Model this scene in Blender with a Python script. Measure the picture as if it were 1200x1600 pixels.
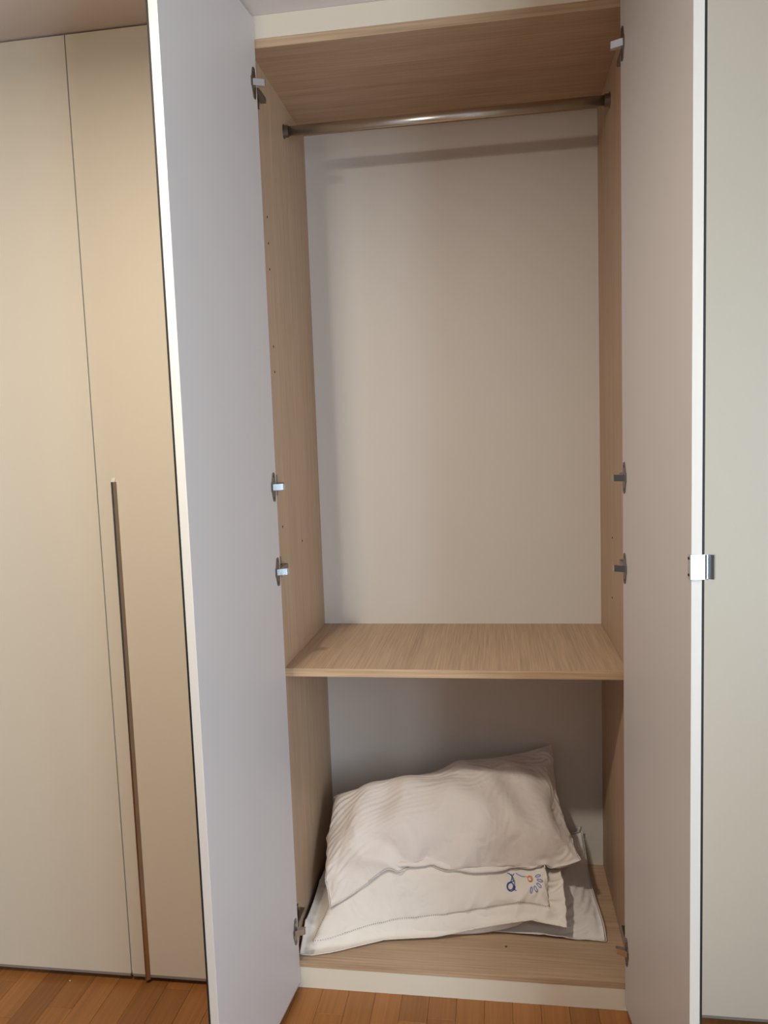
import bpy, bmesh, math, random
import numpy as np
from mathutils import Vector, Matrix

for o in list(bpy.data.objects): bpy.data.objects.remove(o)
S_ = bpy.context.scene; COL = S_.collection
# ---------------------------------------------------------------- camera
YAW, PITCH, ROLL, FPX = -0.14731, -0.09633, -0.03547, 1180.93
CAM = (0.5517, -1.8113, 1.4358)
cy, sy, cp, sp = math.cos(YAW), math.sin(YAW), math.cos(PITCH), math.sin(PITCH)
fw = Vector((sy*cp, cy*cp, sp)); rt = Vector((cy, -sy, 0)); up = rt.cross(fw)
cr, sr = math.cos(ROLL), math.sin(ROLL); rt, up = cr*rt+sr*up, -sr*rt+cr*up
cam = bpy.data.cameras.new('camera'); co = bpy.data.objects.new('camera', cam); COL.objects.link(co)
cam.sensor_fit = 'VERTICAL'; cam.sensor_height = 36; cam.lens = 36*FPX/1600; cam.clip_start = 0.02
M = Matrix((rt, up, -fw)).transposed().to_4x4(); M.translation = Vector(CAM); co.matrix_world = M
S_.camera = co
# ---------------------------------------------------------------- light
S_.view_settings.view_transform = 'Standard'; S_.view_settings.look = 'None'; S_.view_settings.gamma = 1.0
S_.view_settings.use_curve_mapping = False; S_.view_settings.exposure = 0.08
w = bpy.data.worlds.new('sky'); S_.world = w; w.use_nodes = True
w.node_tree.nodes['Background'].inputs[0].default_value = (0.62, 0.78, 1.0, 1); w.node_tree.nodes['Background'].inputs[1].default_value = 1.0
def area(name, loc, rot, sx, sy_, power, color, shape='RECTANGLE'):
    l = bpy.data.lights.new(name, 'AREA'); l.shape = shape; l.size = sx
    if shape == 'RECTANGLE': l.size_y = sy_
    l.energy = power; l.color = color
    o = bpy.data.objects.new(name, l); o.location = loc; o.rotation_euler = rot; COL.objects.link(o); return o
LAMP = (-0.11, -1.19, 2.37)
LAMPC = (1.0, 0.915, 0.80)
area('lamp_light', LAMP, (0, 0, 0), 0.11, 0, 23, LAMPC, 'DISK')          # flush ceiling lamp: disc below, glow sideways
pl_ = bpy.data.lights.new('lamp_glow', 'POINT'); pl_.energy = 7; pl_.color = LAMPC; pl_.shadow_soft_size = .05
po = bpy.data.objects.new('lamp_glow', pl_); po.location = (LAMP[0], LAMP[1], LAMP[2]-.01); COL.objects.link(po)
WIN_Y = (-3.0, -1.35); WIN_Z = (0.25, 2.15); WALL_X = 2.0
area('window_daylight', (WALL_X+0.16, sum(WIN_Y)/2, sum(WIN_Z)/2), (0, math.pi/2, 0), WIN_Z[1]-WIN_Z[0], WIN_Y[1]-WIN_Y[0], 101, (0.71, 0.85, 1.0))

# ---------------------------------------------------------------- materials
def mat(name, color, rough=0.5, metal=0.0, bump=None, var=0.0, vscale=3.0, coat=0.0, sheen=0.0, spec=None):
    m = bpy.data.materials.new(name); m.use_nodes = True; nt = m.node_tree; b = nt.nodes['Principled BSDF']
    b.inputs['Base Color'].default_value = (*color, 1); b.inputs['Roughness'].default_value = rough; b.inputs['Metallic'].default_value = metal
    if coat: b.inputs['Coat Weight'].default_value = coat
    if sheen: b.inputs['Sheen Weight'].default_value = sheen; b.inputs['Sheen Roughness'].default_value = .5
    if spec is not None: b.inputs['Specular IOR Level'].default_value = spec
    tc = nt.nodes.new('ShaderNodeTexCoord')
    if var:
        n = nt.nodes.new('ShaderNodeTexNoise'); n.inputs['Scale'].default_value = vscale; n.inputs['Detail'].default_value = 4
        nt.links.new(tc.outputs['Object'], n.inputs['Vector'])
        r = nt.nodes.new('ShaderNodeValToRGB'); r.color_ramp.elements[0].color = (*[c*(1-var) for c in color], 1); r.color_ramp.elements[1].color = (*[min(1, c*(1+var)) for c in color], 1)
        r.color_ramp.elements[0].position = .3; r.color_ramp.elements[1].position = .7
        nt.links.new(n.outputs['Fac'], r.inputs['Fac']); nt.links.new(r.outputs['Color'], b.inputs['Base Color'])
    if bump:
        prev = None
        for sc, st, dist in bump:
            n = nt.nodes.new('ShaderNodeTexNoise'); n.inputs['Scale'].default_value = sc; n.inputs['Detail'].default_value = 3
            if 10 < sc < 30: n.inputs['Distortion'].default_value = 1.6; n.inputs['Detail'].default_value = 1.5; n.inputs['Roughness'].default_value = .35
            nt.links.new(tc.outputs['Object'], n.inputs['Vector'])
            bp = nt.nodes.new('ShaderNodeBump'); bp.inputs['Strength'].default_value = st; bp.inputs['Distance'].default_value = dist
            nt.links.new(n.outputs['Fac'], bp.inputs['Height'])
            if prev: nt.links.new(prev.outputs['Normal'], bp.inputs['Normal'])
            prev = bp
        nt.links.new(prev.outputs['Normal'], b.inputs['Normal'])
    return m
def lin(r, g, b): return tuple(((c/255+.055)/1.055)**2.4 if c > 10 else c/255/12.92 for c in (r, g, b))
def wood(name, base, grain_axis, fine=260, contrast=0.22, rough=0.5, perobj=0.0, fig=1.0):
    m = bpy.data.materials.new(name); m.use_nodes = True; nt = m.node_tree; L = nt.links.new; b = nt.nodes['Principled BSDF']; b.inputs['Roughness'].default_value = rough
    tc = nt.nodes.new('ShaderNodeTexCoord')
    off = nt.nodes.new('ShaderNodeVectorMath'); off.operation = 'ADD'; L(tc.outputs['Object'], off.inputs[0])
    oi = nt.nodes.new('ShaderNodeObjectInfo')
    if perobj:
        ml = nt.nodes.new('ShaderNodeVectorMath'); ml.operation = 'SCALE'; ml.inputs[0].default_value = (7, 11, 5); L(oi.outputs['Random'], ml.inputs['Scale']); L(ml.outputs[0], off.inputs[1])
    def noise(s_cross, s_along, detail=4, dist=0.0):
        mp = nt.nodes.new('ShaderNodeMapping'); sc = [s_cross]*3; sc[grain_axis] = s_along; mp.inputs['Scale'].default_value = sc
        L(off.outputs[0], mp.inputs['Vector']); n = nt.nodes.new('ShaderNodeTexNoise'); n.inputs['Scale'].default_value = 1; n.inputs['Detail'].default_value = detail; n.inputs['Distortion'].default_value = dist
        L(mp.outputs[0], n.inputs['Vector']); return n
    a = noise(fine, fine*0.018, 5); c = noise(28, 1.1, 3, .6); d = noise(fine*2.2, fine*.05, 2)
    def mathn(op, x, y):
        n = nt.nodes.new('ShaderNodeMath'); n.operation = op
        for i, q in enumerate((x, y)):
            if isinstance(q, (int, float)): n.inputs[i].default_value = q
            else: L(q, n.inputs[i])
        return n.outputs[0]
    s = mathn('ADD', mathn('MULTIPLY', a.outputs['Fac'], 0.55), mathn('MULTIPLY', c.outputs['Fac'], 0.3*fig)); s = mathn('ADD', s, mathn('MULTIPLY', d.outputs['Fac'], 0.15+0.3*(1-fig)))
    r = nt.nodes.new('ShaderNodeValToRGB'); r.color_ramp.elements[0].position = .34; r.color_ramp.elements[1].position = .66
    r.color_ramp.elements[0].color = (*[q*(1-contrast)*(1-.05*i) for i, q in enumerate(base)], 1); r.color_ramp.elements[1].color = (*[min(1, q*(1+contrast*.75)) for q in base], 1)
    L(s, r.inputs['Fac']); out = r.outputs['Color']
    if perobj:
        hs = nt.nodes.new('ShaderNodeHueSaturation'); L(out, hs.inputs['Color'])
        L(mathn('ADD', 1-perobj, mathn('MULTIPLY', oi.outputs['Random'], 2*perobj)), hs.inputs['Value'])
        hs.inputs['Hue'].default_value = .5; out = hs.outputs['Color']
    L(out, b.inputs['Base Color'])
    bp = nt.nodes.new('ShaderNodeBump'); bp.inputs['Strength'].default_value = .25; bp.inputs['Distance'].default_value = .0006; L(a.outputs['Fac'], bp.inputs['Height']); L(bp.outputs['Normal'], b.inputs['Normal'])
    return m
CREAM = mat('cream_lacquer', lin(230, 220, 199), .42, bump=[(600, .05, .0002)], var=.012, vscale=1.5)
INNER = mat('pale_grey_melamine', lin(201, 194, 189), .45, bump=[(900, .06, .0002)], var=.01, vscale=2)
EDGE = mat('pale_edge_band', lin(220, 216, 206), .4)
BACK = mat('off_white_melamine', lin(218, 213, 205), .55, var=.015, vscale=2.5)
SEAL = mat('black_rubber', (.012, .011, .01), .6)
GREYTRIM = mat('grey_edge_trim', lin(150, 142, 134), .5)
OAKC = lin(180, 153, 125)
OAK_X = wood('pale_oak_grain_across', OAKC, 0); OAK_Y = wood('pale_oak_grain_deep', OAKC, 1, contrast=.26); OAK_Z = wood('pale_oak_grain_upright', OAKC, 2)
OAK_E = wood('oak_edge_band', lin(190, 162, 130), 0, fine=200, contrast=.3)
PLANK = wood('orange_brown_parquet', lin(148, 97, 50), 1, fine=150, contrast=.2, rough=.32, perobj=.16)
STEEL = mat('brushed_nickel', (.66, .63, .59), .27, 1.0, bump=[(300, .05, .0003)])
CHROME = mat('bright_chrome', (.70, .76, .80), .14, 1.0)
DARKM = mat('dark_nickel', (.24, .215, .19), .36, 1.0)
HOLE = mat('drilled_hole_brown', (.05, .03, .02), .9)
PLASTER = mat('darkened_plaster', lin(126, 119, 113), .85, bump=[(40, .1, .002)], var=.01)  # unseen room walls, tone darkened to cut light bounced into the wardrobe
CEILM = mat('white_ceiling_paint', lin(225, 218, 213), .9, bump=[(60, .06, .001)])
COTTON = mat('white_cotton', lin(226, 216, 207), .85, bump=[(1800, .12, .0003), (42, .35, .004), (13, .35, .014)], sheen=.25, spec=.2)
COTTON2 = mat('ivory_cotton', lin(228, 219, 207), .85, bump=[(1500, .15, .0003), (36, .25, .004), (13, .35, .014)], sheen=.25, spec=.2)
COTTON3 = mat('plain_white_cotton', lin(222, 217, 211), .85, bump=[(1800, .12, .0003), (48, .3, .004), (13, .35, .014)], sheen=.25, spec=.2)
BLUE = mat('blue_embroidery_thread', lin(38, 78, 148), .7); LBLUE = mat('light_blue_thread', lin(106, 128, 192), .7); ORANGE = mat('orange_thread', lin(214, 120, 66), .7)
STITCH = mat('grey_open_stitch', lin(122, 112, 104), .9)
LAMPW = bpy.data.materials.new('lamp_glass'); LAMPW.use_nodes = True
LAMPW.node_tree.nodes['Principled BSDF'].inputs['Emission Color'].default_value = (1, .84, .62, 1); LAMPW.node_tree.nodes['Principled BSDF'].inputs['Emission Strength'].default_value = 3
GLASS = bpy.data.materials.new('window_glass'); GLASS.use_nodes = True
_n = GLASS.node_tree.nodes; _n.clear(); _t = _n.new('ShaderNodeBsdfTransparent'); _g = _n.new('ShaderNodeBsdfGlossy'); _g.inputs['Roughness'].default_value = .02; _m = _n.new('ShaderNodeMixShader'); _m.inputs[0].default_value = .06; _o = _n.new('ShaderNodeOutputMaterial')
GLASS.node_tree.links.new(_t.outputs[0], _m.inputs[1]); GLASS.node_tree.links.new(_g.outputs[0], _m.inputs[2]); GLASS.node_tree.links.new(_m.outputs[0], _o.inputs[0])

# ---------------------------------------------------------------- helpers
def obj(name, me, m, parent=None, loc=(0, 0, 0), rot=(0, 0, 0)):
    if isinstance(me, bmesh.types.BMesh):
        bm = me; me = bpy.data.meshes.new(name); bm.normal_update(); bm.to_mesh(me); bm.free()
    if m and not me.materials:
        for q in (m if isinstance(m, (list, tuple)) else [m]): me.materials.append(q)
    o = bpy.data.objects.new(name, me); COL.objects.link(o); o.location = loc; o.rotation_euler = rot
    if parent: o.parent = parent
    return o
def empty(name, loc=(0, 0, 0), rz=0, parent=None):
    o = bpy.data.objects.new(name, None); o.empty_display_size = .1; COL.objects.link(o); o.location = loc; o.rotation_euler = (0, 0, rz)
    if parent: o.parent = parent
    return o
def tag(o, label=None, cat=None, group=None, kind=None):
    for k, v_ in (('label', label), ('category', cat), ('group', group), ('kind', kind)):
        if v_: o[k] = v_
    return o
def box(x0, x1, y0, y1, z0, z1, bev=0.0, bm=None, seg=2, idx=0):
    new = bmesh.new(); r = bmesh.ops.create_cube(new, size=1.0)
    bmesh.ops.scale(new, vec=(x1-x0, y1-y0, z1-z0), verts=new.verts); bmesh.ops.translate(new, vec=((x0+x1)/2, (y0+y1)/2, (z0+z1)/2), verts=new.verts)
    if bev: bmesh.ops.bevel(new, geom=list(new.edges), offset=bev, segments=seg, affect='EDGES', profile=.6)
    for f in new.faces: f.material_index = idx
    if bm is None: return new
    me = bpy.data.meshes.new('t'); new.to_mesh(me); new.free(); n0 = len(bm.faces); bm.from_mesh(me); bpy.data.meshes.remove(me)
    return bm
def prism(pts, axis, a, b, bm=None):
    """outline pts (2-D) pushed from a to b along axis"""
    bm = bm or bmesh.new(); n = len(pts)
    def P(p, q): l = list(p); l.insert(axis, q); return l
    A = [bm.verts.new(P(p, a)) for p in pts]; B = [bm.verts.new(P(p, b)) for p in pts]
    bm.faces.new(A[::-1]); bm.faces.new(B)
    for i in range(n): bm.faces.new((A[i], A[(i+1) % n], B[(i+1) % n], B[i]))
    bmesh.ops.recalc_face_normals(bm, faces=list(bm.faces)); return bm
def tube(path, r, seg=8, bm=None, closed=False, flat=1.0):
    bm = bm or bmesh.new(); P = [Vector(p) for p in path]; n = len(P); rings = []
    ref = Vector((.13, .27, .95)).normalized()
    for i, p in enumerate(P):
        a = P[(i-1) % n] if (closed or i) else p; b = P[(i+1) % n] if (closed or i < n-1) else p
        t = (b-a); t = t.normalized() if t.length > 1e-9 else Vector((1, 0, 0))
        s = t.cross(ref); s = s.normalized() if s.length > 1e-4 else t.orthogonal().normalized(); q = s.cross(t)
        rr = r[i] if isinstance(r, (list, tuple)) else r
        rings.append([bm.verts.new(p+(s*math.cos(k*2*math.pi/seg)+q*math.sin(k*2*math.pi/seg)*flat)*rr) for k in range(seg)])
    m = n if closed else n-1
    for i in range(m):
        A, B = rings[i], rings[(i+1) % n]
        for k in range(seg): bm.faces.new((A[k], A[(k+1) % seg], B[(k+1) % seg], B[k]))
    if not closed: bm.faces.new(rings[0][::-1]); bm.faces.new(rings[-1])
    return bm
def smooth(o, angle=None):
    for p in o.data.polygons: p.use_smooth = True
    return o
random.seed(4)

# ---------------------------------------------------------------- room
W, D = 0.864, 0.525
ZB, ZT, ZS = 0.0744, 2.3573, 0.8506; CEIL = 2.4300
RX0, RX1, RY0, RY1 = -2.3, WALL_X, -3.4, 0.56
tag(obj('ceiling', box(RX0-.1, RX1+.1, RY0-.1, RY1+.1, CEIL, CEIL+.08), CEILM), kind='structure')
tag(obj('wall_back', box(RX0-.1, RX1+.1, RY1, RY1+.1, 0, CEIL), PLASTER), kind='structure')
tag(obj('wall_front', box(RX0-.1, RX1+.1, RY0-.1, RY0, 0, CEIL), PLASTER), kind='structure')
tag(obj('wall_left', box(RX0-.1, RX0, RY0, RY1, 0, CEIL), PLASTER), kind='structure')
wr = box(RX1, RX1+.14, RY0, WIN_Y[0], 0, CEIL)
box(RX1, RX1+.14, WIN_Y[1], RY1, 0, CEIL, bm=wr); box(RX1, RX1+.14, WIN_Y[0], WIN_Y[1], 0, WIN_Z[0], bm=wr); box(RX1, RX1+.14, WIN_Y[0], WIN_Y[1], WIN_Z[1], CEIL, bm=wr)
tag(obj('wall_right', wr, PLASTER), kind='structure')
win = tag(empty('window_1', (RX1+.06, WIN_Y[0], WIN_Z[0])), kind='structure')
wh, wl = WIN_Z[1]-WIN_Z[0], WIN_Y[1]-WIN_Y[0]
fr = box(-.03, .03, 0, .06, 0, wh, .004)
for a in ((wl-.06, wl, 0, wh), (wl/2-.04, wl/2+.04, 0, wh), (.06, wl-.06, 0, .06), (.06, wl-.06, wh-.06, wh)): box(-.03, .03, *a, .004, bm=fr)
obj('window_frame', fr, EDGE, win)
for y0 in (.06, wl/2+.04): obj('window_pane', box(-.004, .004, y0, y0+wl/2-.10, .06, wh-.06), GLASS, win)
obj('window_sill', box(-.11, -.03, -.04, wl+.04, -.03, 0, .004), EDGE, win)
# floor with strip parquet: 70 mm strips that run towards the wardrobe
fl = tag(obj('floor', box(RX0-.1, RX1+.1, RY0-.1, RY1+.1, -.06, -.012), PLANK), kind='structure')
PW, cnt = 0.0703, 0; far = bmesh.new(); near = []
for i in range(-33, 33):
    x0 = .146+PW*i; x1 = x0+PW
    if x0 < RX0-.05 or x1 > RX1+.05: continue
    y = .10-random.uniform(0, .45)
    ends = [.10]
    while ends[-1] > RY0: ends.append(y); y -= random.choice((.35, .42, .49, .56))
    for a, b in zip(ends[:-1], ends[1:]):
        if a-b < .03: continue
        b = max(b, RY0)
        if -1.15 < x0 < 1.5 and a > -1.15: near.append((x0, x1, b, a))
        else: box(x0+.0003, x1-.0003, b+.0003, a-.0003, -.012, random.uniform(-.0006, 0), bm=far)
o = obj('plank', far, PLANK, fl); tag(o, kind='stuff')
unit = None
for k, (x0, x1, b, a) in enumerate(near[:299]):
    o = obj('plank', box(-(x1-x0)/2+.0003, (x1-x0)/2-.0003, -(a-b)/2+.0003, (a-b)/2-.0003, -.011, random.uniform(-.0007, 0), .0005, seg=1), PLANK, fl, loc=((x0+x1)/2, (a+b)/2, 0))

# ---------------------------------------------------------------- doors
DT, ZD0, ZD1 = 0.022, 0.016, 2.4265
def make_door(parent, hinge, side, deg, opened, DW=.447, label=None):
    """local x = outward normal (0 = inner face), local y = away from the hinge; side -1 hinged left, +1 hinged right"""
    a = math.radians(deg)
    tdir = Vector((side*math.sin(a), -math.cos(a), 0)) if opened else Vector((-side, 0, 0))
    ndir = Vector((side*math.cos(a), math.sin(a), 0)) if opened else Vector((0, -1, 0))
    Mx = Matrix((ndir, tdir, Vector((0, 0, 1)))).transposed().to_4x4(); Mx.translation = Vector(hinge)
    def put(bm):
        bmesh.ops.transform(bm, matrix=Mx, verts=bm.verts); bmesh.ops.recalc_face_normals(bm, faces=list(bm.faces)); return bm
    top = ZD1-(0.004 if opened else 0)
    e = box(0, .0186 if opened else DT, 0, DW, ZD0+.006, top, .0010)
    e.normal_update()
    for f in e.faces:
        c = f.calc_center_median(); f.material_index = 1 if c.x < .0004 else (2 if (c.y > DW-.0004 or c.y < .0004) else 0)
    d = obj('door', put(e), [CREAM, INNER, EDGE], parent)
    if label: d['label'] = label
    if opened:
        e = box(.0186, DT+.0004, 0, DW+.0006, ZD0+.006, top, .0004)
        for f in e.faces:
            f.material_index = 1 if f.calc_center_median().x > DT+.0002 else 0
        o = obj('edge_seal', put(e), [SEAL, CREAM], d); o['label'] = 'thin black strip along the rim of the door'
    o = obj('bottom_edge', put(box(.002, DT-.0005, .002, DW-.002, ZD0-.001, ZD0+.006)), GREYTRIM, d); o['label'] = 'grey strip under the door'
    return d, put
def handle(put, d, DW):
    t1 = DW-.040; t0 = t1-.012; bm = bmesh.new()
    # upright pull: hollow channel with a taller outer lip, tip cut at a slant
    prism([(DT-.001, t0), (DT+.0012, t0), (DT+.0075, t0+.0062), (DT+.0075, t0+.0078), (DT+.0045, t0+.0084), (DT+.0045, t0+.0094), (DT+.0075, t0+.0100), (DT+.0070, t1), (DT-.001, t1)], 2, .011, 1.352, bm)
    h = obj('handle', put(bm), STEEL, d)
    tip = prism([(DT-.001, 1.352), (DT+.006, 1.352), (DT-.001, 1.364)], 1, t0+.002, t1, bmesh.new())
    o = obj('handle_tip_highlight', put(tip), EDGE, d)  # slanted tip in pale colour: the highlight above the bar is painted in
def hinge(put, d, z):
    ol = [(.012, -.034), (.018, -.036), (.024, -.033), (.030, -.014), (.034, -.009), (.034, .009), (.030, .014), (.024, .033), (.018, .036), (.012, .034), (.009, .012), (.009, -.012)]
    bm = prism(ol, 0, -.0022, .0004); bmesh.ops.translate(bm, vec=(0, 0, z), verts=bm.verts)
    for s in (-1, 1): bmesh.ops.create_cone(bm, cap_ends=True, segments=12, radius1=.0032, radius2=.0032, depth=.0012, matrix=Matrix.Translation((-.0028, .018, z+s*.027)) @ Matrix.Rotation(math.pi/2, 4, 'Y'))
    h = obj('hinge', put(bm), DARKM, d); h['label'] = 'dark winged hinge cup'
    arm = prism([(-.0015, .027), (-.0235, .0143), (-.025, .012), (-.024, .004), (-.014, .006), (-.0015, .012)], 2, z-.0075, z+.0075)
    o = obj('hinge', put(arm), CHROME, d); o['label'] = 'bright metal hinge link'
HZ = (2.27, 1.328, 1.118, .172)
# ---------------------------------------------------------------- the open wardrobe
wd = tag(empty('wardrobe', (0, 0, 0)), 'open cream wardrobe with pale oak interior, one shelf and a hanging rail', 'wardrobe')
SD = D+.008
def holes(side_obj, x, sgn, pts):
    for (y, z) in pts:
        bm = bmesh.new(); bmesh.ops.create_cone(bm, cap_ends=True, segments=12, radius1=.0028, radius2=.0028, depth=.0012, matrix=Matrix.Translation((x+sgn*.0004, y, z)) @ Matrix.Rotation(math.pi/2, 4, 'Y'))
        obj('peg_hole', bm, HOLE, side_obj)
PEGS = [(.088, 2.0), (.088, 1.936), (.088, 1.872), (.088, 1.68), (.088, 1.616), (.092, 1.217), (.285, 1.153)]
for sgn, x0, x1, xi in ((1, -.018, 0, 0), (-1, W, W+.018, W)):
    e = box(x0, x1, 0, SD, 0, ZD1, .0006)
    e.normal_update()
    for f in e.faces: f.material_index = 1 if f.calc_center_median().y < .0003 else 0
    s = obj('side_panel', e, [OAK_Z, OAK_Z], wd)
    holes(s, xi, sgn, PEGS if sgn > 0 else [(.291, 1.147), (.30, .98)])
    for z in HZ:
        m_ = box(min(xi, xi+sgn*.004), max(xi, xi+sgn*.004), .018, .056, z-.026, z+.026, .001)
        a0, a1 = sorted((xi+sgn*.004, xi+sgn*.017)); box(a0, a1, .004, .072, z-.0065, z+.0065, .002, bm=m_)
        obj('mounting_plate', m_, DARKM, s)
obj('back_panel', box(-.001, W+.001, D, SD, ZB-.01, ZT+.01), BACK, wd)
tp = box(.0002, W-.0002, 0.0005, D, ZT, ZT+.0205)
tp.normal_update()
for f in tp.faces: f.material_index = 1 if f.normal.y < -.5 else 0
tp = obj('top_panel', tp, [OAK_X, OAK_E], wd)
bp_ = box(.0002, W-.0002, 0, D, .0586, ZB); bp_.normal_update()
for f in bp_.faces: f.material_index = 1 if f.normal.y < -.5 else 0
bo = obj('bottom_panel', bp_, [OAK_X, OAK_E], wd)
bm = bmesh.new(); bmesh.ops.create_cone(bm, cap_ends=True, segments=12, radius1=.0032, radius2=.0032, depth=.001, matrix=Matrix.Translation((.555, .108, ZB+.0001))); obj('peg_hole', bm, HOLE, bo)
sh = box(.0004, W-.0004, .049, D, ZS-.0215, ZS, .0004); sh.normal_update()
for f in sh.faces: f.material_index = 1 if f.normal.y < -.5 else 0
obj('shelf', sh, [OAK_Y, OAK_E], wd)
obj('plinth', box(0, W, .0008, .018, 0, .0584, .0003), CREAM, wd)
obj('filler_panel', box(0, W, .0, .018, ZT+.0207, ZD1+.003, .0003), CREAM, wd)
# oval hanging rail and its sockets
RY, RZ = .288, 2.281
prof = [(.0072*math.cos(t)*(1), .0135*math.sin(t)) for t in [k*math.pi/12 for k in range(24)]]
bm = prism([(RY+a, RZ+b) for a, b in prof], 0, .010, W-.010)
rl = obj('hanging_rail', bm, STEEL, wd)
for p_ in rl.data.polygons: p_.use_smooth = len(p_.vertices) == 4
for xa, xb, xc in ((.0, .0025, .014), (W, W-.0025, W-.014)):
    pr = [(RY+.0125*math.cos(t), RZ+.0195*math.sin(t)) for t in [k*math.pi/12 for k in range(24)]]
    bm = prism(pr, 0, min(xa, xb), max(xa, xb)); pr = [(RY+.0098*math.cos(t), RZ+.0162*math.sin(t)) for t in [k*math.pi/12 for k in range(24)]]
    prism(pr, 0, min(xb, xc), max(xb, xc), bm)
    obj('rail_socket', bm, DARKM, rl)
for side, hx, deg in ((-1, .0173, 5.7), (1, .8434, 5.5)):
    d, put = make_door(wd, (hx, -.005, 0), side, deg, True, label='left door, swung open, grey inner face' if side < 0 else 'right door, swung open, with a chrome catch on its rim')
    for z in HZ: hinge(put, d, z)
    if side > 0:
        DW = .447; z0, z1 = 1.173, 1.2165
        outer = [(-.0018, DW-.012), (-.0018, DW+.0022), (.0225, DW+.0022), (.0245, DW+.0060), (.0275, DW+.0035), (.0300, DW-.0005), (.0335, DW+.0030), (.0370, DW+.0050), (.0400, DW+.0010), (.0420, DW-.0020)]
        c = .0011; inner_ = []
        for i, q in enumerate(outer):
            a = Vector(outer[max(i-1, 0)]); b = Vector(outer[min(i+1, len(outer)-1)]); t = (b-a).normalized(); inner_.append((q[0]+t.y*c, q[1]-t.x*c))
        cb = bmesh.new(); n = len(outer)
        lay = [[cb.verts.new((p[0], p[1], z)) for p in outer] for z in (z0, z1)]; lay2 = [[cb.verts.new((p[0], p[1], z)) for p in inner_] for z in (z0, z1)]
        for i in range(n-1):
            cb.faces.new((lay[0][i], lay[0][i+1], lay[1][i+1], lay[1][i])); cb.faces.new((lay2[0][i], lay2[1][i], lay2[1][i+1], lay2[0][i+1]))
            for k in (0, 1): cb.faces.new((lay[k][i], lay[k][i+1], lay2[k][i+1], lay2[k][i]))
        cb.faces.new((lay[0][0], lay[1][0], lay2[1][0], lay2[0][0])); cb.faces.new((lay[0][-1], lay[1][-1], lay2[1][-1], lay2[0][-1]))
        o = obj('catch', put(cb), CHROME, d); o['label'] = 'chrome catch clipped round the rim'
        for z in (z0+.007, z1-.007):
            sc = bmesh.new(); bmesh.ops.create_cone(sc, cap_ends=True, segments=10, radius1=.0026, radius2=.0026, depth=.0008, matrix=Matrix.Translation((-.0022, DW-.008, z)) @ Matrix.Rotation(math.pi/2, 4, 'Y'))
            obj('screw_hole', put(sc), HOLE, d)
# ---------------------------------------------------------------- closed neighbours
def carcass(root, x0, x1):
    for a, b in ((x0, x0+.018), (x1-.018, x1)): obj('side_panel', box(a, b, .001, SD, 0, ZD1-.002), OAK_Z, root)
    obj('back_panel', box(x0+.018, x1-.018, D, SD, .06, ZD1-.01), BACK, root)
    obj('top_panel', box(x0+.018, x1-.018, .001, D, ZT, ZT+.0205), OAK_X, root)
    obj('bottom_panel', box(x0+.018, x1-.018, .001, D, .0586, ZB), OAK_X, root)
    obj('plinth', box(x0+.018, x1-.018, .001, .018, 0, .0584), CREAM, root)
XL = -.446; DL = .4255
cl = tag(empty('wardrobe', (-.018-.86, 0, 0)), 'closed cream wardrobe left of the open one, with a long upright bar handle', 'wardrobe')
carcass(cl, 0, .858)
off = .018+.86
d, put = make_door(cl, (off-.0205, -.0005, 0), 1, 0, False, DL, 'right-hand closed door with the long bar handle'); handle(put, d, DL-.001)
make_door(cl, (off-.0205-2*DL-.003, -.0005, 0), -1, 0, False, DL, 'left-hand closed door, plain')
cr_ = tag(empty('wardrobe', (W+.020, 0, 0)), 'closed cream wardrobe at the right edge of the photo, beyond the open right door', 'wardrobe')
carcass(cr_, 0, .900)
make_door(cr_, (.0015, -.0005, 0), -1, 0, False, .447); d, put = make_door(cr_, (.0015+.897, -.0005, 0), 1, 0, False, .447); handle(put, d, .447)
# flush ceiling lamp in the room
lp = tag(empty('ceiling_lamp', (LAMP[0], LAMP[1], CEIL)), 'small round flush ceiling lamp in front of the wardrobes', 'lamp')
bm = bmesh.new(); bmesh.ops.create_cone(bm, cap_ends=True, segments=40, radius1=.085, radius2=.095, depth=.03, matrix=Matrix.Translation((0, 0, -.0155))); obj('lamp_body', bm, EDGE, lp)
bm = bmesh.new(); bmesh.ops.create_cone(bm, cap_ends=True, segments=40, radius1=.066, radius2=.070, depth=.012, matrix=Matrix.Translation((0, 0, -.036))); obj('diffuser', bm, LAMPW, lp)
crumb = bmesh.new(); bmesh.ops.create_icosphere(crumb, subdivisions=2, radius=.0022, matrix=Matrix.Diagonal((1, .7, .6, 1)))
for v_ in crumb.verts: v_.co *= 1+random.uniform(-.2, .2)
tag(obj('crumb', crumb, EDGE, loc=(-.6195, -.0385, .0012)), 'tiny pale crumb on the parquet in front of the closed wardrobe', 'crumb')
# ---------------------------------------------------------------- pillows
def rbf_mid(guides, L, Wd, U, V):
    g = np.array([[a*L, b*Wd] for (a, b), _, _ in guides]); P = np.array([p for _, p, _ in guides])
    def ph(r2): return 0.5*r2*np.log(r2+1e-9)
    n = len(g); K = ph(((g[:, None]-g[None])**2).sum(-1))+np.eye(n)*1e-5
    Q = np.c_[np.ones(n), g]; A = np.block([[K, Q], [Q.T, np.zeros((3, 3))]])
    w = np.linalg.solve(A, np.r_[P, np.zeros((3, 3))])
    x = np.stack([U*L, V*Wd], -1).reshape(-1, 2)
    return (ph(((x[:, None]-g[None])**2).sum(-1))@w[:n] + np.c_[np.ones(len(x)), x]@w[n:]).reshape(U.shape+(3,))

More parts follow.
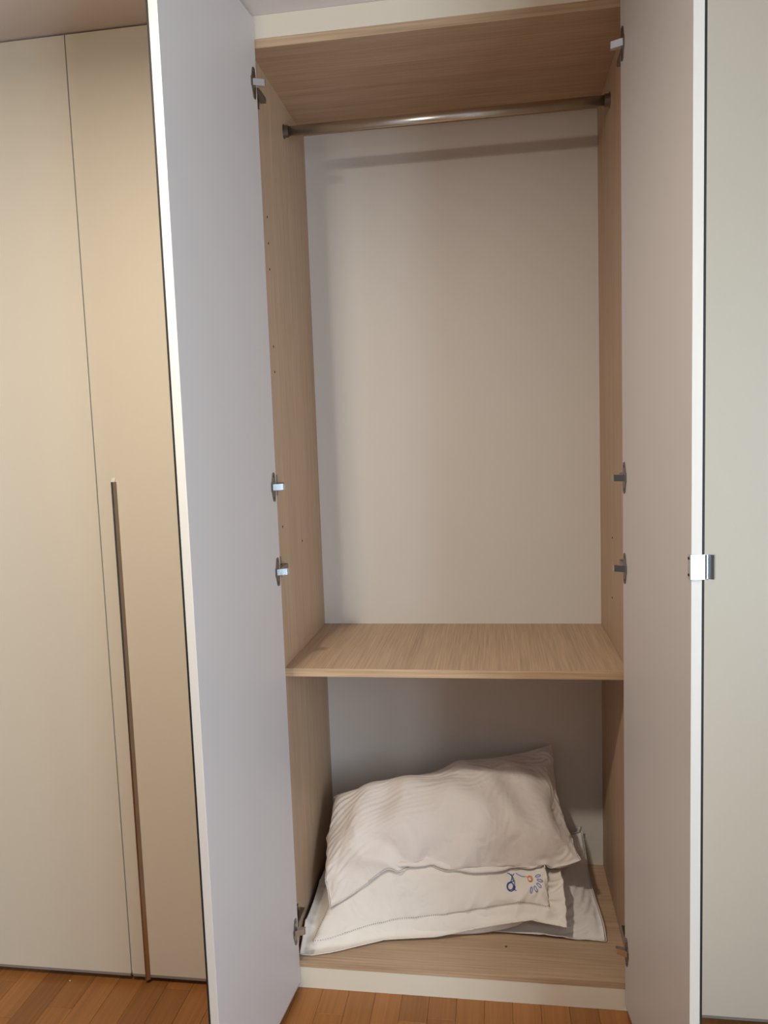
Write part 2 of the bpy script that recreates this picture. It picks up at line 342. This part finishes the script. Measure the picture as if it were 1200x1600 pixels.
def arc_params(G):
    G = [list(q) for q in G]
    for fix, along, val in ((0, 1, 0), (0, 1, 1), (1, 0, 0), (1, 0, 1)):
        it = sorted([i for i, q in enumerate(G) if q[0][fix] == val], key=lambda i: G[i][0][along])
        P = np.array([G[i][1] for i in it]); s = np.r_[0, np.cumsum(np.linalg.norm(np.diff(P, axis=0), axis=1))]
        print('side', fix, val, round(s[-1], 3)) if DEBUG else None
        for i, f in zip(it, s/s[-1]):
            if 0 < f < 1: uv = list(G[i][0]); uv[along] = float(f); G[i][0] = tuple(uv)
    return [tuple(q) for q in G]
DEBUG = False
def sim_pillow(L, Wd, nu, nv, guides, thick, vol, hf, steps=700, flange=0.0, seed=1, stiff=0.25, bend=0.15, kp=9.0, rimk=0.35, topk=0.02, wob=0.0, mixr=0.6, slack=1.03, dents=(), inner_it=3, zmin=0.0744, X0=0.0, X1=0.864, Y1=0.525):
    """inflated cotton case: two grids sewn at the rim, relaxed with position based dynamics over what lies below"""
    guides = arc_params(guides)
    rng = np.random.default_rng(seed)
    u = np.linspace(0, 1, nu+1); v = np.linspace(0, 1, nv+1); U, V = np.meshgrid(u, v, indexing='ij')
    N0 = (nu+1)*(nv+1); T = np.arange(N0).reshape(nu+1, nv+1)
    du = np.minimum(U, 1-U)*L; dv = np.minimum(V, 1-V)*Wd; e = np.minimum(du, dv)
    inner = e > flange+1e-6
    B = T.copy(); B[inner] = N0+np.arange(inner.sum()); NT = N0+int(inner.sum())
    mid = rbf_mid(guides, L, Wd, U, V)
    e2 = np.clip(e-flange, 0, None); h = thick*np.clip(1-(1-np.clip(2*(du-flange)/L, 0, 1))**4, 0, 1)**0.5*np.clip(1-(1-np.clip(2*(dv-flange)/Wd, 0, 1))**2.4, 0, 1)**0.6
    nx = np.cross(np.gradient(mid, axis=0), np.gradient(mid, axis=1)); nx /= np.linalg.norm(nx, axis=-1)[..., None]+1e-9
    X = np.zeros((NT, 3)); X[T.ravel()] = (mid+nx*(h*0.75)[..., None]).reshape(-1, 3)
    X[T.ravel()] = mid.reshape(-1, 3); X[B[inner]] = (mid-nx*(h*0.8)[..., None])[inner]
    ph = rng.uniform(0, 6.28, (6, 1, 1)); dr = rng.uniform(-1, 1, (6, 2)); dr /= np.linalg.norm(dr, axis=1)[:, None]; wl = rng.uniform(.09, .2, 6)
    wv = sum(np.sin((U*L*dr[k, 0]+V*Wd*dr[k, 1])*6.283/wl[k]+1.3*np.sin(U*9+k)+ph[k]) for k in range(6))/3*np.clip(e2/.08, 0, 1)
    ti = T[inner]; tp = (mid-np.sign(nx[..., 2:].sum())*(-1)*nx*(wv*wob)[..., None])[inner]
    kk_ = np.full(len(ti), topk)
    for (a0, b0), (a1, b1), wd_, dep in dents:
        px, py = U[inner]*L, V[inner]*Wd; ax, ay = a0*L, b0*Wd; bx, by = (a1-a0)*L, (b1-b0)*Wd
        f = np.clip(((px-ax)*bx+(py-ay)*by)/(bx*bx+by*by), 0, 1); d2 = (px-ax-f*bx)**2+(py-ay-f*by)**2
        gsn = np.exp(-d2/wd_**2)*(1-f)**.7; up_ = nx[inner]*np.sign(nx[..., 2].sum()); tp = tp+up_*(gsn*dep)[:, None]; kk_ = np.maximum(kk_, .22*gsn)
    kk_ = kk_[:, None]
    noise = rng.normal(size=(NT, 3))*0.0008; X += noise
    midf = mid.reshape(-1, 3); back = np.zeros(NT, int); back[B.ravel()] = np.arange(N0); back[:N0] = np.arange(N0)
    lu, lv = L/nu, Wd/nv; ld = np.hypot(lu, lv)
    cons = []
    for G, sheet in ((T, 0), (B, 1)):
        def add(A_, C_, rest, k):
            a = A_.ravel(); c = C_.ravel()
            if sheet:
                m = (a >= N0) | (c >= N0); a = a[m]; c = c[m]
            if len(a): cons.append((a, c, (1-mixr)*rest+mixr*slack*np.linalg.norm(midf[back[a]]-midf[back[c]], axis=1), k))
        for s in (0, 1):
            add(G[s:-1:2, :], G[s+1::2, :], lu, 1.0); add(G[:, s:-1:2], G[:, s+1::2], lv, 1.0)
            add(G[s:-1:2, :-1], G[s+1::2, 1:], ld, 0.35); add(G[s:-1:2, 1:], G[s+1::2, :-1], ld, 0.35)
        for s in range(4):
            a = G[s:-2:4, :]; c = G[s+2::4, :]; m = min(len(a), len(c)); add(a[:m], c[:m], 2*lu, bend)
            a = G[:, s:-2:4]; c = G[:, s+2::4]; m = min(a.shape[1], c.shape[1]); add(a[:, :m], c[:, :m], 2*lv, bend)
    def quads(G): return np.stack([G[:-1, :-1], G[1:, :-1], G[1:, 1:], G[:-1, 1:]], -1).reshape(-1, 4)
    qT = quads(T); qB = quads(B)[:, ::-1]; keep = (qB >= N0).any(1); qB = qB[keep]
    fT = (qT < N0).all(1) & inner.ravel()[qT].any(1); qP = np.r_[qT[fT], qB]
    tri = np.r_[qP[:, [0, 1, 2]], qP[:, [0, 2, 3]]]
    gi = np.array([T[int(round(a*nu)), int(round(b*nv))] for (a, b), _, k in guides if k > 0]); gp = np.array([p for _, p, k in guides if k > 0]); gk = np.array([k for _, _, k in guides if k > 0])[:, None]
    gl = list(gi); gq = list(gp); gw = list(gk[:, 0])
    for fix, along, val in ((0, 1, 0), (0, 1, 1), (1, 0, 0), (1, 0, 1)):
        pts = sorted([(uv[along], p) for uv, p, k in guides if uv[fix] == val])
        s0 = np.array([q[0] for q in pts]); p0 = np.array([q[1] for q in pts]); n = (nv, nu)[fix]
        for k in range(1, n):
            f = k/n; gl.append(T[(nu*val, k) if fix == 0 else (k, nv*val)]); gq.append([np.interp(f, s0, p0[:, c]) for c in range(3)]); gw.append(rimk)
    gi = np.array(gl); gp = np.array(gq); gk = np.array(gw)[:, None]
    Hx, Hy, H = hf; Vel = np.zeros_like(X); dt = 1/90.; g = np.array([0, 0, -3.0])
    def hgt(x, y):
        fx = np.clip((x-Hx[0])/(Hx[1]-Hx[0]), 0, len(Hx)-1.001); fy = np.clip((y-Hy[0])/(Hy[1]-Hy[0]), 0, len(Hy)-1.001)
        i = fx.astype(int); j = fy.astype(int); a = fx-i; b = fy-j
        return (H[i, j]*(1-a)+H[i+1, j]*a)*(1-b)+(H[i, j+1]*(1-a)+H[i+1, j+1]*a)*b
    for st in range(steps):
        A_, B_, C_ = X[tri[:, 0]], X[tri[:, 1]], X[tri[:, 2]]
        Nn = np.cross(B_-A_, C_-A_); volu = (A_*Nn).sum()/6
        F = np.zeros_like(X)
        for k in range(3):
            for ax in range(3): F[:, ax] += np.bincount(tri[:, k], Nn[:, ax], NT)
        P = np.clip(vol/max(volu, 1e-6)-1, -0.3, 2)*kp
        Vel = (Vel+dt*(g+F/(lu*lv)*P))*0.93
        Pn = X+Vel*dt
        for it in range(inner_it):
            for a, c, rest, k in cons:
                d = Pn[c]-Pn[a]; l = np.sqrt((d*d).sum(1))+1e-12
                kk = np.where(l > rest, k, k*0.5)
                cr = d*(0.5*kk*(l-rest)/l)[:, None]; Pn[a] += cr; Pn[c] -= cr
            Pn[ti] += (tp-Pn[ti])*kk_
            np.add.at(Pn, gi, (gp-Pn[gi])*gk*stiff)
        z0 = np.maximum(hgt(Pn[:, 0], Pn[:, 1]), zmin)+0.002; hit = Pn[:, 2] < z0
        Pn[hit, 2] += (z0[hit]-Pn[hit, 2])*0.5
        deep = Pn[:, 2] < zmin+.0015; Pn[deep, 2] = zmin+.0015
        if st > steps*0.9: Pn[hit, 2] = np.maximum(Pn[hit, 2], z0[hit])
        Pn[:, 1] = np.minimum(Pn[:, 1], Y1-0.003); Pn[:, 0] = np.clip(Pn[:, 0], X0+0.003, X1-0.003)
        Vel = (Pn-X)/dt
        Vel[hit, :2] *= 0.6
        X = Pn
    return dict(X=X, T=T, B=B, inner=inner, qT=qT, qB=qB, N0=N0, NT=NT, vol=volu, nu=nu, nv=nv)

def raise_field(hf, S):
    Hx, Hy, H = hf; H = H.copy(); P = S['X'][S['T']]
    for a in np.linspace(0, 1, 5)[:-1]:
        for b in np.linspace(0, 1, 5)[:-1]:
            Q = (P[:-1, :-1]*(1-a)+P[1:, :-1]*a)*(1-b)+(P[:-1, 1:]*(1-a)+P[1:, 1:]*a)*b
            i = np.clip(np.round((Q[..., 0]-Hx[0])/(Hx[1]-Hx[0])).astype(int), 0, len(Hx)-1).ravel()
            j = np.clip(np.round((Q[..., 1]-Hy[0])/(Hy[1]-Hy[0])).astype(int), 0, len(Hy)-1).ravel()
            np.maximum.at(H, (i, j), Q[..., 2].ravel())
    return Hx, Hy, H
# guides: ((u, v), (x, y, z), weight): where the case's rim and middle lie
C_G = [ ((1.0, 0.0), (0.82, 0.15, 0.079), 1), ((0.75, 0.0), (0.6571, 0.148, 0.0899), 0.6), ((0.5, 0.0), (0.4673, 0.165, 0.0791), 0.6), ((0.0, 0.0), (0.13, 0.14, 0.08), 0.6), ((1.0, 0.12), (0.8204, 0.2, 0.0999), 0.5), ((1.0, 0.35), (0.8126, 0.27, 0.11), 0.5), ((1.0, 0.7), (0.8054, 0.385, 0.1162), 0.5), ((1.0, 0.9), (0.8024, 0.47, 0.1416), 0.5), ((1.0, 1.0), (0.7987, 0.5, 0.1998), 1), ((0.0, 1.0), (0.1, 0.5, 0.14), 0.6), ((0.5, 1.0), (0.45, 0.505, 0.16), 0.3), ((0.0, 0.5), (0.1, 0.32, 0.1), 0.3), ((0.88, 0.25), (0.7579, 0.22, 0.1203), 0), ((0.85, 0.5), (0.7409, 0.31, 0.1486), 0), ((0.9, 0.8), (0.7621, 0.43, 0.1687), 0), ((0.5, 0.3), (0.47, 0.26, 0.15), 0), ((0.5, 0.7), (0.47, 0.4, 0.17), 0), ((0.15, 0.5), (0.2, 0.32, 0.14), 0) ]
B_G = [ ((0.0, 0.0), (0.012, 0.022, 0.079), 1), ((0.05, 0.0), (0.0397, 0.022, 0.0775), 0.8), ((0.13, 0.0), (0.0981, 0.034, 0.082), 0.8), ((0.3, 0.0), (0.2277, 0.092, 0.0844), 0.8), ((0.5, 0.0), (0.3654, 0.112, 0.0868), 0.8), ((0.64, 0.0), (0.4686, 0.135, 0.1016), 0.8), ((0.78, 0.0), (0.5721, 0.13, 0.1298), 0.8), ((0.86, 0.0), (0.6229, 0.125, 0.1436), 0.8), ((1.0, 0.0), (0.7142, 0.12, 0.1328), 1), ((1.0, 0.13), (0.7174, 0.15, 0.1727), 0.5), ((1.0, 0.25), (0.7164, 0.19, 0.2115), 0.5), ((1.0, 0.7), (0.72, 0.39, 0.22), 0.3), ((1.0, 1.0), (0.7, 0.5, 0.2), 0.4), ((0.0, 1.0), (0.02, 0.5, 0.16), 0.5), ((0.5, 1.0), (0.36, 0.5, 0.2), 0.3), ((0.0, 0.2), (0.006, 0.1, 0.125), 0.6), ((0.0, 0.5), (0.006, 0.26, 0.14), 0.4), ((0.075, 0.115), (0.0374, 0.05, 0.1012), 1.5), ((0.17, 0.115), (0.125, 0.08, 0.11), 1.5), ((0.3, 0.115), (0.2257, 0.115, 0.1204), 1.5), ((0.4, 0.115), (0.3125, 0.13, 0.1287), 1.5), ((0.5, 0.115), (0.3998, 0.14, 0.1385), 1.5), ((0.6, 0.115), (0.4521, 0.145, 0.1494), 1.5), ((0.68, 0.115), (0.5043, 0.15, 0.1603), 1.5), ((0.8, 0.115), (0.5907, 0.15, 0.1837), 1.5), ((0.925, 0.115), (0.6707, 0.155, 0.1759), 1.5), ((0.925, 0.3), (0.6747, 0.2, 0.2365), 1), ((0.2, 0.27), (0.1519, 0.145, 0.1939), 0.4), ((0.35, 0.27), (0.259, 0.162, 0.2361), 0.4), ((0.5, 0.28), (0.3996, 0.185, 0.2333), 0.4), ((0.65, 0.28), (0.5232, 0.203, 0.2401), 0.4), ((0.8, 0.28), (0.6466, 0.225, 0.2333), 0.4), ((0.5, 0.65), (0.36, 0.36, 0.27), 0), ((0.8, 0.65), (0.6, 0.38, 0.27), 0), ((0.15, 0.65), (0.12, 0.33, 0.2), 0) ]
A_G = [ ((0.0, 0.0), (0.0766, 0.115, 0.1543), 1), ((0.1, 0.0), (0.1178, 0.13, 0.1752), 0.5), ((0.15, 0.0), (0.1611, 0.145, 0.1982), 0.5), ((0.25, 0.0), (0.2336, 0.165, 0.2424), 0.6), ((0.28, 0.0), (0.2671, 0.155, 0.2389), 0.6), ((0.34, 0.0), (0.3307, 0.2, 0.2455), 0.7), ((0.42, 0.0), (0.3907, 0.185, 0.2329), 0.6), ((0.6, 0.0), (0.5319, 0.205, 0.2375), 0.5), ((0.85, 0.0), (0.6819, 0.23, 0.2302), 0.5), ((1.0, 0.0), (0.7682, 0.255, 0.2442), 1), ((1.0, 0.25), (0.7518, 0.315, 0.2744), 0.4), ((1.0, 0.5), (0.7306, 0.375, 0.3179), 0.4), ((1.0, 0.75), (0.7126, 0.44, 0.3954), 0.4), ((1.0, 1.0), (0.7106, 0.5, 0.4831), 1), ((0.83, 1.0), (0.5866, 0.497, 0.4482), 0.4), ((0.68, 1.0), (0.4767, 0.495, 0.4211), 0.4), ((0.5, 1.0), (0.3453, 0.48, 0.3715), 0.4), ((0.3, 1.0), (0.1862, 0.44, 0.3348), 0.4), ((0.0, 1.0), (0.0435, 0.38, 0.3506), 1), ((0.0, 0.3), (0.0528, 0.16, 0.2135), 0.4), ((0.0, 0.65), (0.037, 0.26, 0.2811), 0.4), ((0.1, 0.3), (0.105, 0.185, 0.275), 0), ((0.1, 0.6), (0.1, 0.27, 0.355), 0), ((0.1, 0.85), (0.09, 0.345, 0.385), 0), ((0.3, 0.2), (0.27, 0.2, 0.335), 0), ((0.3, 0.5), (0.25, 0.285, 0.405), 0), ((0.3, 0.8), (0.24, 0.38, 0.415), 0), ((0.55, 0.15), (0.47, 0.195, 0.325), 0), ((0.535, 0.35), (0.45, 0.26, 0.41), 0), ((0.535, 0.6), (0.45, 0.344, 0.45), 0), ((0.55, 0.85), (0.43, 0.43, 0.45), 0), ((0.78, 0.15), (0.62, 0.225, 0.32), 0), ((0.765, 0.4), (0.61, 0.3, 0.4), 0), ((0.765, 0.7), (0.61, 0.41, 0.455), 0), ((0.92, 0.2), (0.725, 0.275, 0.295), 0), ((0.885, 0.5), (0.695, 0.36, 0.375), 0), ((0.89, 0.8), (0.69, 0.45, 0.45), 0) ]

Hx = np.linspace(0, W, 109); Hy = np.linspace(-.1, D, 79); hf0 = (Hx, Hy, np.full((109, 79), ZB))
LB, WB = .75, .50
SC = sim_pillow(.715, .40, 72, 40, C_G, .05, .0115, hf0, steps=200, seed=3)
hf1 = raise_field(hf0, SC)
SB = sim_pillow(LB, WB, 90, 60, B_G, .05, .0105, hf1, steps=240, flange=.055, seed=5, bend=.08, wob=.003)
hf2 = raise_field(hf1, SB)
SA = sim_pillow(.742, .437, 100, 60, A_G, .08, .020, hf2, steps=260, seed=8, bend=.16, wob=.008, mixr=.75, slack=1.035, topk=.03,
                dents=(((.325, 0), (.15, .34), .020, -.026), ((.285, 0), (.10, .24), .016, .010), ((.37, .02), (.30, .3), .016, .008), ((1, 1), (.68, .80), .012, -.008), ((1, .8), (.62, .62), .012, -.006), ((1, .02), (.86, .4), .010, -.008),
                       ((0, .1), (.16, .55), .010, -.007), ((0, .35), (.2, .7), .010, -.006), ((.02, 0), (.22, .33), .009, -.006), ((.62, 0), (.52, .3), .012, -.006), ((.8, 0), (.7, .22), .010, -.006)))
def cloth_mesh(name, S, m, parent):
    X = S['X']; faces = [tuple(map(int, q)) for q in S['qT']]+[tuple(map(int, q)) for q in S['qB']]
    me = bpy.data.meshes.new(name); me.from_pydata(X.tolist(), [], faces); me.update()
    bm = bmesh.new(); bm.from_mesh(me); bmesh.ops.recalc_face_normals(bm, faces=list(bm.faces)); bm.to_mesh(me); bm.free()
    o = obj(name, me, m, parent); smooth(o)
    md = o.modifiers.new('s', 'SUBSURF'); md.levels = 1; md.render_levels = 1
    return o
def at(S, u, v, lift=0.0):
    nu, nv = S['nu'], S['nv']; X = S['X'][S['T']]; a = min(max(u, 0), 1)*nu; b = min(max(v, 0), 1)*nv; i = min(int(a), nu-1); j = min(int(b), nv-1); a -= i; b -= j
    P = X[i, j]*(1-a)*(1-b)+X[i+1, j]*a*(1-b)+X[i, j+1]*(1-a)*b+X[i+1, j+1]*a*b
    n = np.cross(X[i+1, j]-X[i, j]+X[i+1, j+1]-X[i, j+1], X[i, j+1]-X[i, j]+X[i+1, j+1]-X[i+1, j]); n /= np.linalg.norm(n)+1e-9
    return P+n*lift
def rim(S):
    T = S['T']; ids = list(T[:, 0])+list(T[-1, 1:])+list(T[::-1, -1][1:])+list(T[0, ::-1][1:-1]); return S['X'][ids].tolist()
def pillow(S, m, label, group=None):
    base = S['X'].mean(0); base = (float(base[0]), float(base[1]), float(S['X'][:, 2].min()))
    S['X'] = S['X']-np.array(base); S['base'] = base
    r = tag(empty('pillow', base), label, 'pillow', group)
    cloth_mesh('pillowcase', S, m, r)
    sm = obj('seam', tube(rim(S), .0013, 5, closed=True), m, r); smooth(sm)
    return r
pc = pillow(SC, COTTON3, 'plain white pillow at the bottom of the pile, corner sticking out at right', 'pillows piled in the wardrobe')
pb = pillow(SB, COTTON2, 'white pillow in an embroidered, hemstitched case, middle of the pile', 'pillows piled in the wardrobe')
pa = pillow(SA, COTTON, 'plump plain white pillow lying askew on top of the pile', 'pillows piled in the wardrobe')
# hemstitch: short open stitches along the inner hem of the case
fu, fv = .057/LB, .057/WB; st = bmesh.new()
def dash(a, b):
    n = int(max(abs(a[0]-b[0])*LB, abs(a[1]-b[1])*WB)/.0052)
    for k in range(n):
        f = k/n; u, v = a[0]+(b[0]-a[0])*f, a[1]+(b[1]-a[1])*f
        if a[1] == b[1]: p, q = at(SB, u, v-.0022, .0006), at(SB, u, v+.0022, .0006)
        else: p, q = at(SB, u-.0014, v, .0006), at(SB, u+.0014, v, .0006)
        tube([p, q], .0007, 4, st)
dash((fu, fv), (1-fu, fv)); dash((1-fu, fv), (1-fu, .45)); dash((fu, fv), (fu, .45))
o = obj('hemstitch', st, STITCH, pb); tag(o, kind='stuff')
for u in (fu, 1-fu):
    bm = bmesh.new(); bmesh.ops.create_uvsphere(bm, u_segments=8, v_segments=6, radius=.0016, matrix=Matrix.Translation(Vector(at(SB, u, fv, .0005).tolist()))); obj('corner_knot', bm, STITCH, pb)
EMB = [(BLUE, 0, [(0.7028, 0.2648), (0.7085, 0.2632), (0.7190, 0.2532), (0.7288, 0.2405), (0.7390, 0.2212), (0.7471, 0.1991), (0.7512, 0.1833), (0.7641, 0.1753)]),
       (BLUE, 0, [(0.7256, 0.2609), (0.7216, 0.2468), (0.7293, 0.2314), (0.7358, 0.2247), (0.7279, 0.2222)]),
       (BLUE, 1, [(0.7443, 0.1762), (0.7367, 0.1790), (0.7282, 0.1867), (0.7210, 0.1977), (0.7174, 0.2090), (0.7179, 0.2175), (0.7222, 0.2212), (0.7292, 0.2194), (0.7372, 0.2119), (0.7442, 0.2007), (0.7486, 0.1891), (0.7487, 0.1801)]),
       (BLUE, 1, [(0.7381, 0.1832), (0.7320, 0.1870), (0.7260, 0.1942), (0.7220, 0.2030), (0.7210, 0.2111), (0.7230, 0.2164), (0.7275, 0.2178), (0.7334, 0.2147), (0.7390, 0.2074), (0.7431, 0.1983), (0.7445, 0.1896), (0.7427, 0.1840)]),
       (BLUE, 0, [(0.7175, 0.2596), (0.7244, 0.2407), (0.7257, 0.2223), (0.7186, 0.2111)]),
       (BLUE, 0, [(0.7334, 0.1828), (0.7454, 0.1749), (0.7536, 0.1832), (0.7494, 0.1990)]),
       (LBLUE, 0, [(0.7312, 0.2640), (0.7415, 0.2556), (0.7546, 0.2476), (0.7660, 0.2458)]),
       (ORANGE, 1, [(0.8020, 0.2211), (0.7969, 0.2203), (0.7905, 0.2231), (0.7841, 0.2303), (0.7797, 0.2390), (0.7784, 0.2463), (0.7805, 0.2503), (0.7853, 0.2500), (0.7918, 0.2460), (0.7981, 0.2398), (0.8025, 0.2328), (0.8042, 0.2256)]),
       (ORANGE, 1, [(0.7977, 0.2247), (0.7946, 0.2232), (0.7900, 0.2244), (0.7850, 0.2290), (0.7810, 0.2351), (0.7793, 0.2406), (0.7802, 0.2441), (0.7833, 0.2447), (0.7879, 0.2422), (0.7929, 0.2382), (0.7966, 0.2334), (0.7985, 0.2284)]),
       (ORANGE, 0, [(0.7678, 0.2475), (0.7788, 0.2431), (0.7813, 0.2496)]),
       (LBLUE, 1, [(0.8329, 0.2630), (0.8324, 0.2585), (0.8273, 0.2524), (0.8196, 0.2478), (0.8105, 0.2482), (0.8067, 0.2496), (0.8071, 0.2535), (0.8119, 0.2588), (0.8201, 0.2626), (0.8281, 0.2646)]),
       (LBLUE, 1, [(0.8714, 0.2334), (0.8677, 0.2292), (0.8586, 0.2263), (0.8371, 0.2301), (0.8286, 0.2314), (0.8250, 0.2346), (0.8271, 0.2385), (0.8347, 0.2415), (0.8581, 0.2380), (0.8683, 0.2363)]),
       (LBLUE, 1, [(0.8735, 0.2019), (0.8692, 0.1996), (0.8604, 0.2003), (0.8442, 0.2078), (0.8359, 0.2131), (0.8333, 0.2175), (0.8374, 0.2195), (0.8551, 0.2140), (0.8647, 0.2109), (0.8720, 0.2063)]),
       (LBLUE, 1, [(0.8590, 0.1744), (0.8540, 0.1747), (0.8464, 0.1798), (0.8369, 0.1887), (0.8308, 0.1960), (0.8301, 0.2003), (0.8348, 0.2007), (0.8435, 0.1957), (0.8543, 0.1858), (0.8593, 0.1787)]),
       (LBLUE, 1, [(0.8355, 0.1617), (0.8311, 0.1643), (0.8257, 0.1713), (0.8210, 0.1800), (0.8189, 0.1879), (0.8204, 0.1913), (0.8251, 0.1891), (0.8310, 0.1826), (0.8357, 0.1731), (0.8374, 0.1650)])]

for m_, closed, L_ in EMB:
    q = [at(SB, u, v, .0009) for u, v in L_]
    o = obj('embroidery', tube(q, .0011, 6, closed=bool(closed)), m_, pb); smooth(o)
    o['label'] = {BLUE.name: 'dark blue embroidered curl', LBLUE.name: 'light blue embroidered petal or thread', ORANGE.name: 'orange embroidered flower centre'}[m_.name]
def ribbon(S, u, v, dirv, wv_, ln, parent):
    p0 = Vector(at(S, u, v).tolist()); d_ = Vector(dirv).normalized(); w_ = Vector(wv_).normalized(); n = d_.cross(w_)
    bm = bmesh.new(); rows = []
    for k in range(9):
        f = k/8*math.pi; off_ = n*(.0022*math.cos(f)); a = d_*(ln*math.sin(f)-.003)
        rows.append([bm.verts.new(p0+a+off_-w_*.005), bm.verts.new(p0+a+off_+w_*.005)])
    for a, b in zip(rows[:-1], rows[1:]): bm.faces.new((a[0], a[1], b[1], b[0]))
    o = obj('care_tag', bm, EDGE, parent); smooth(o); md = o.modifiers.new('t', 'SOLIDIFY'); md.thickness = .0005
ribbon(SC, .985, 1, (.25, -.1, 1), (1, .6, 0), .02, pc)
ribbon(SA, .0, .97, (-.6, 0, .5), (.3, .9, .2), .008, pa)
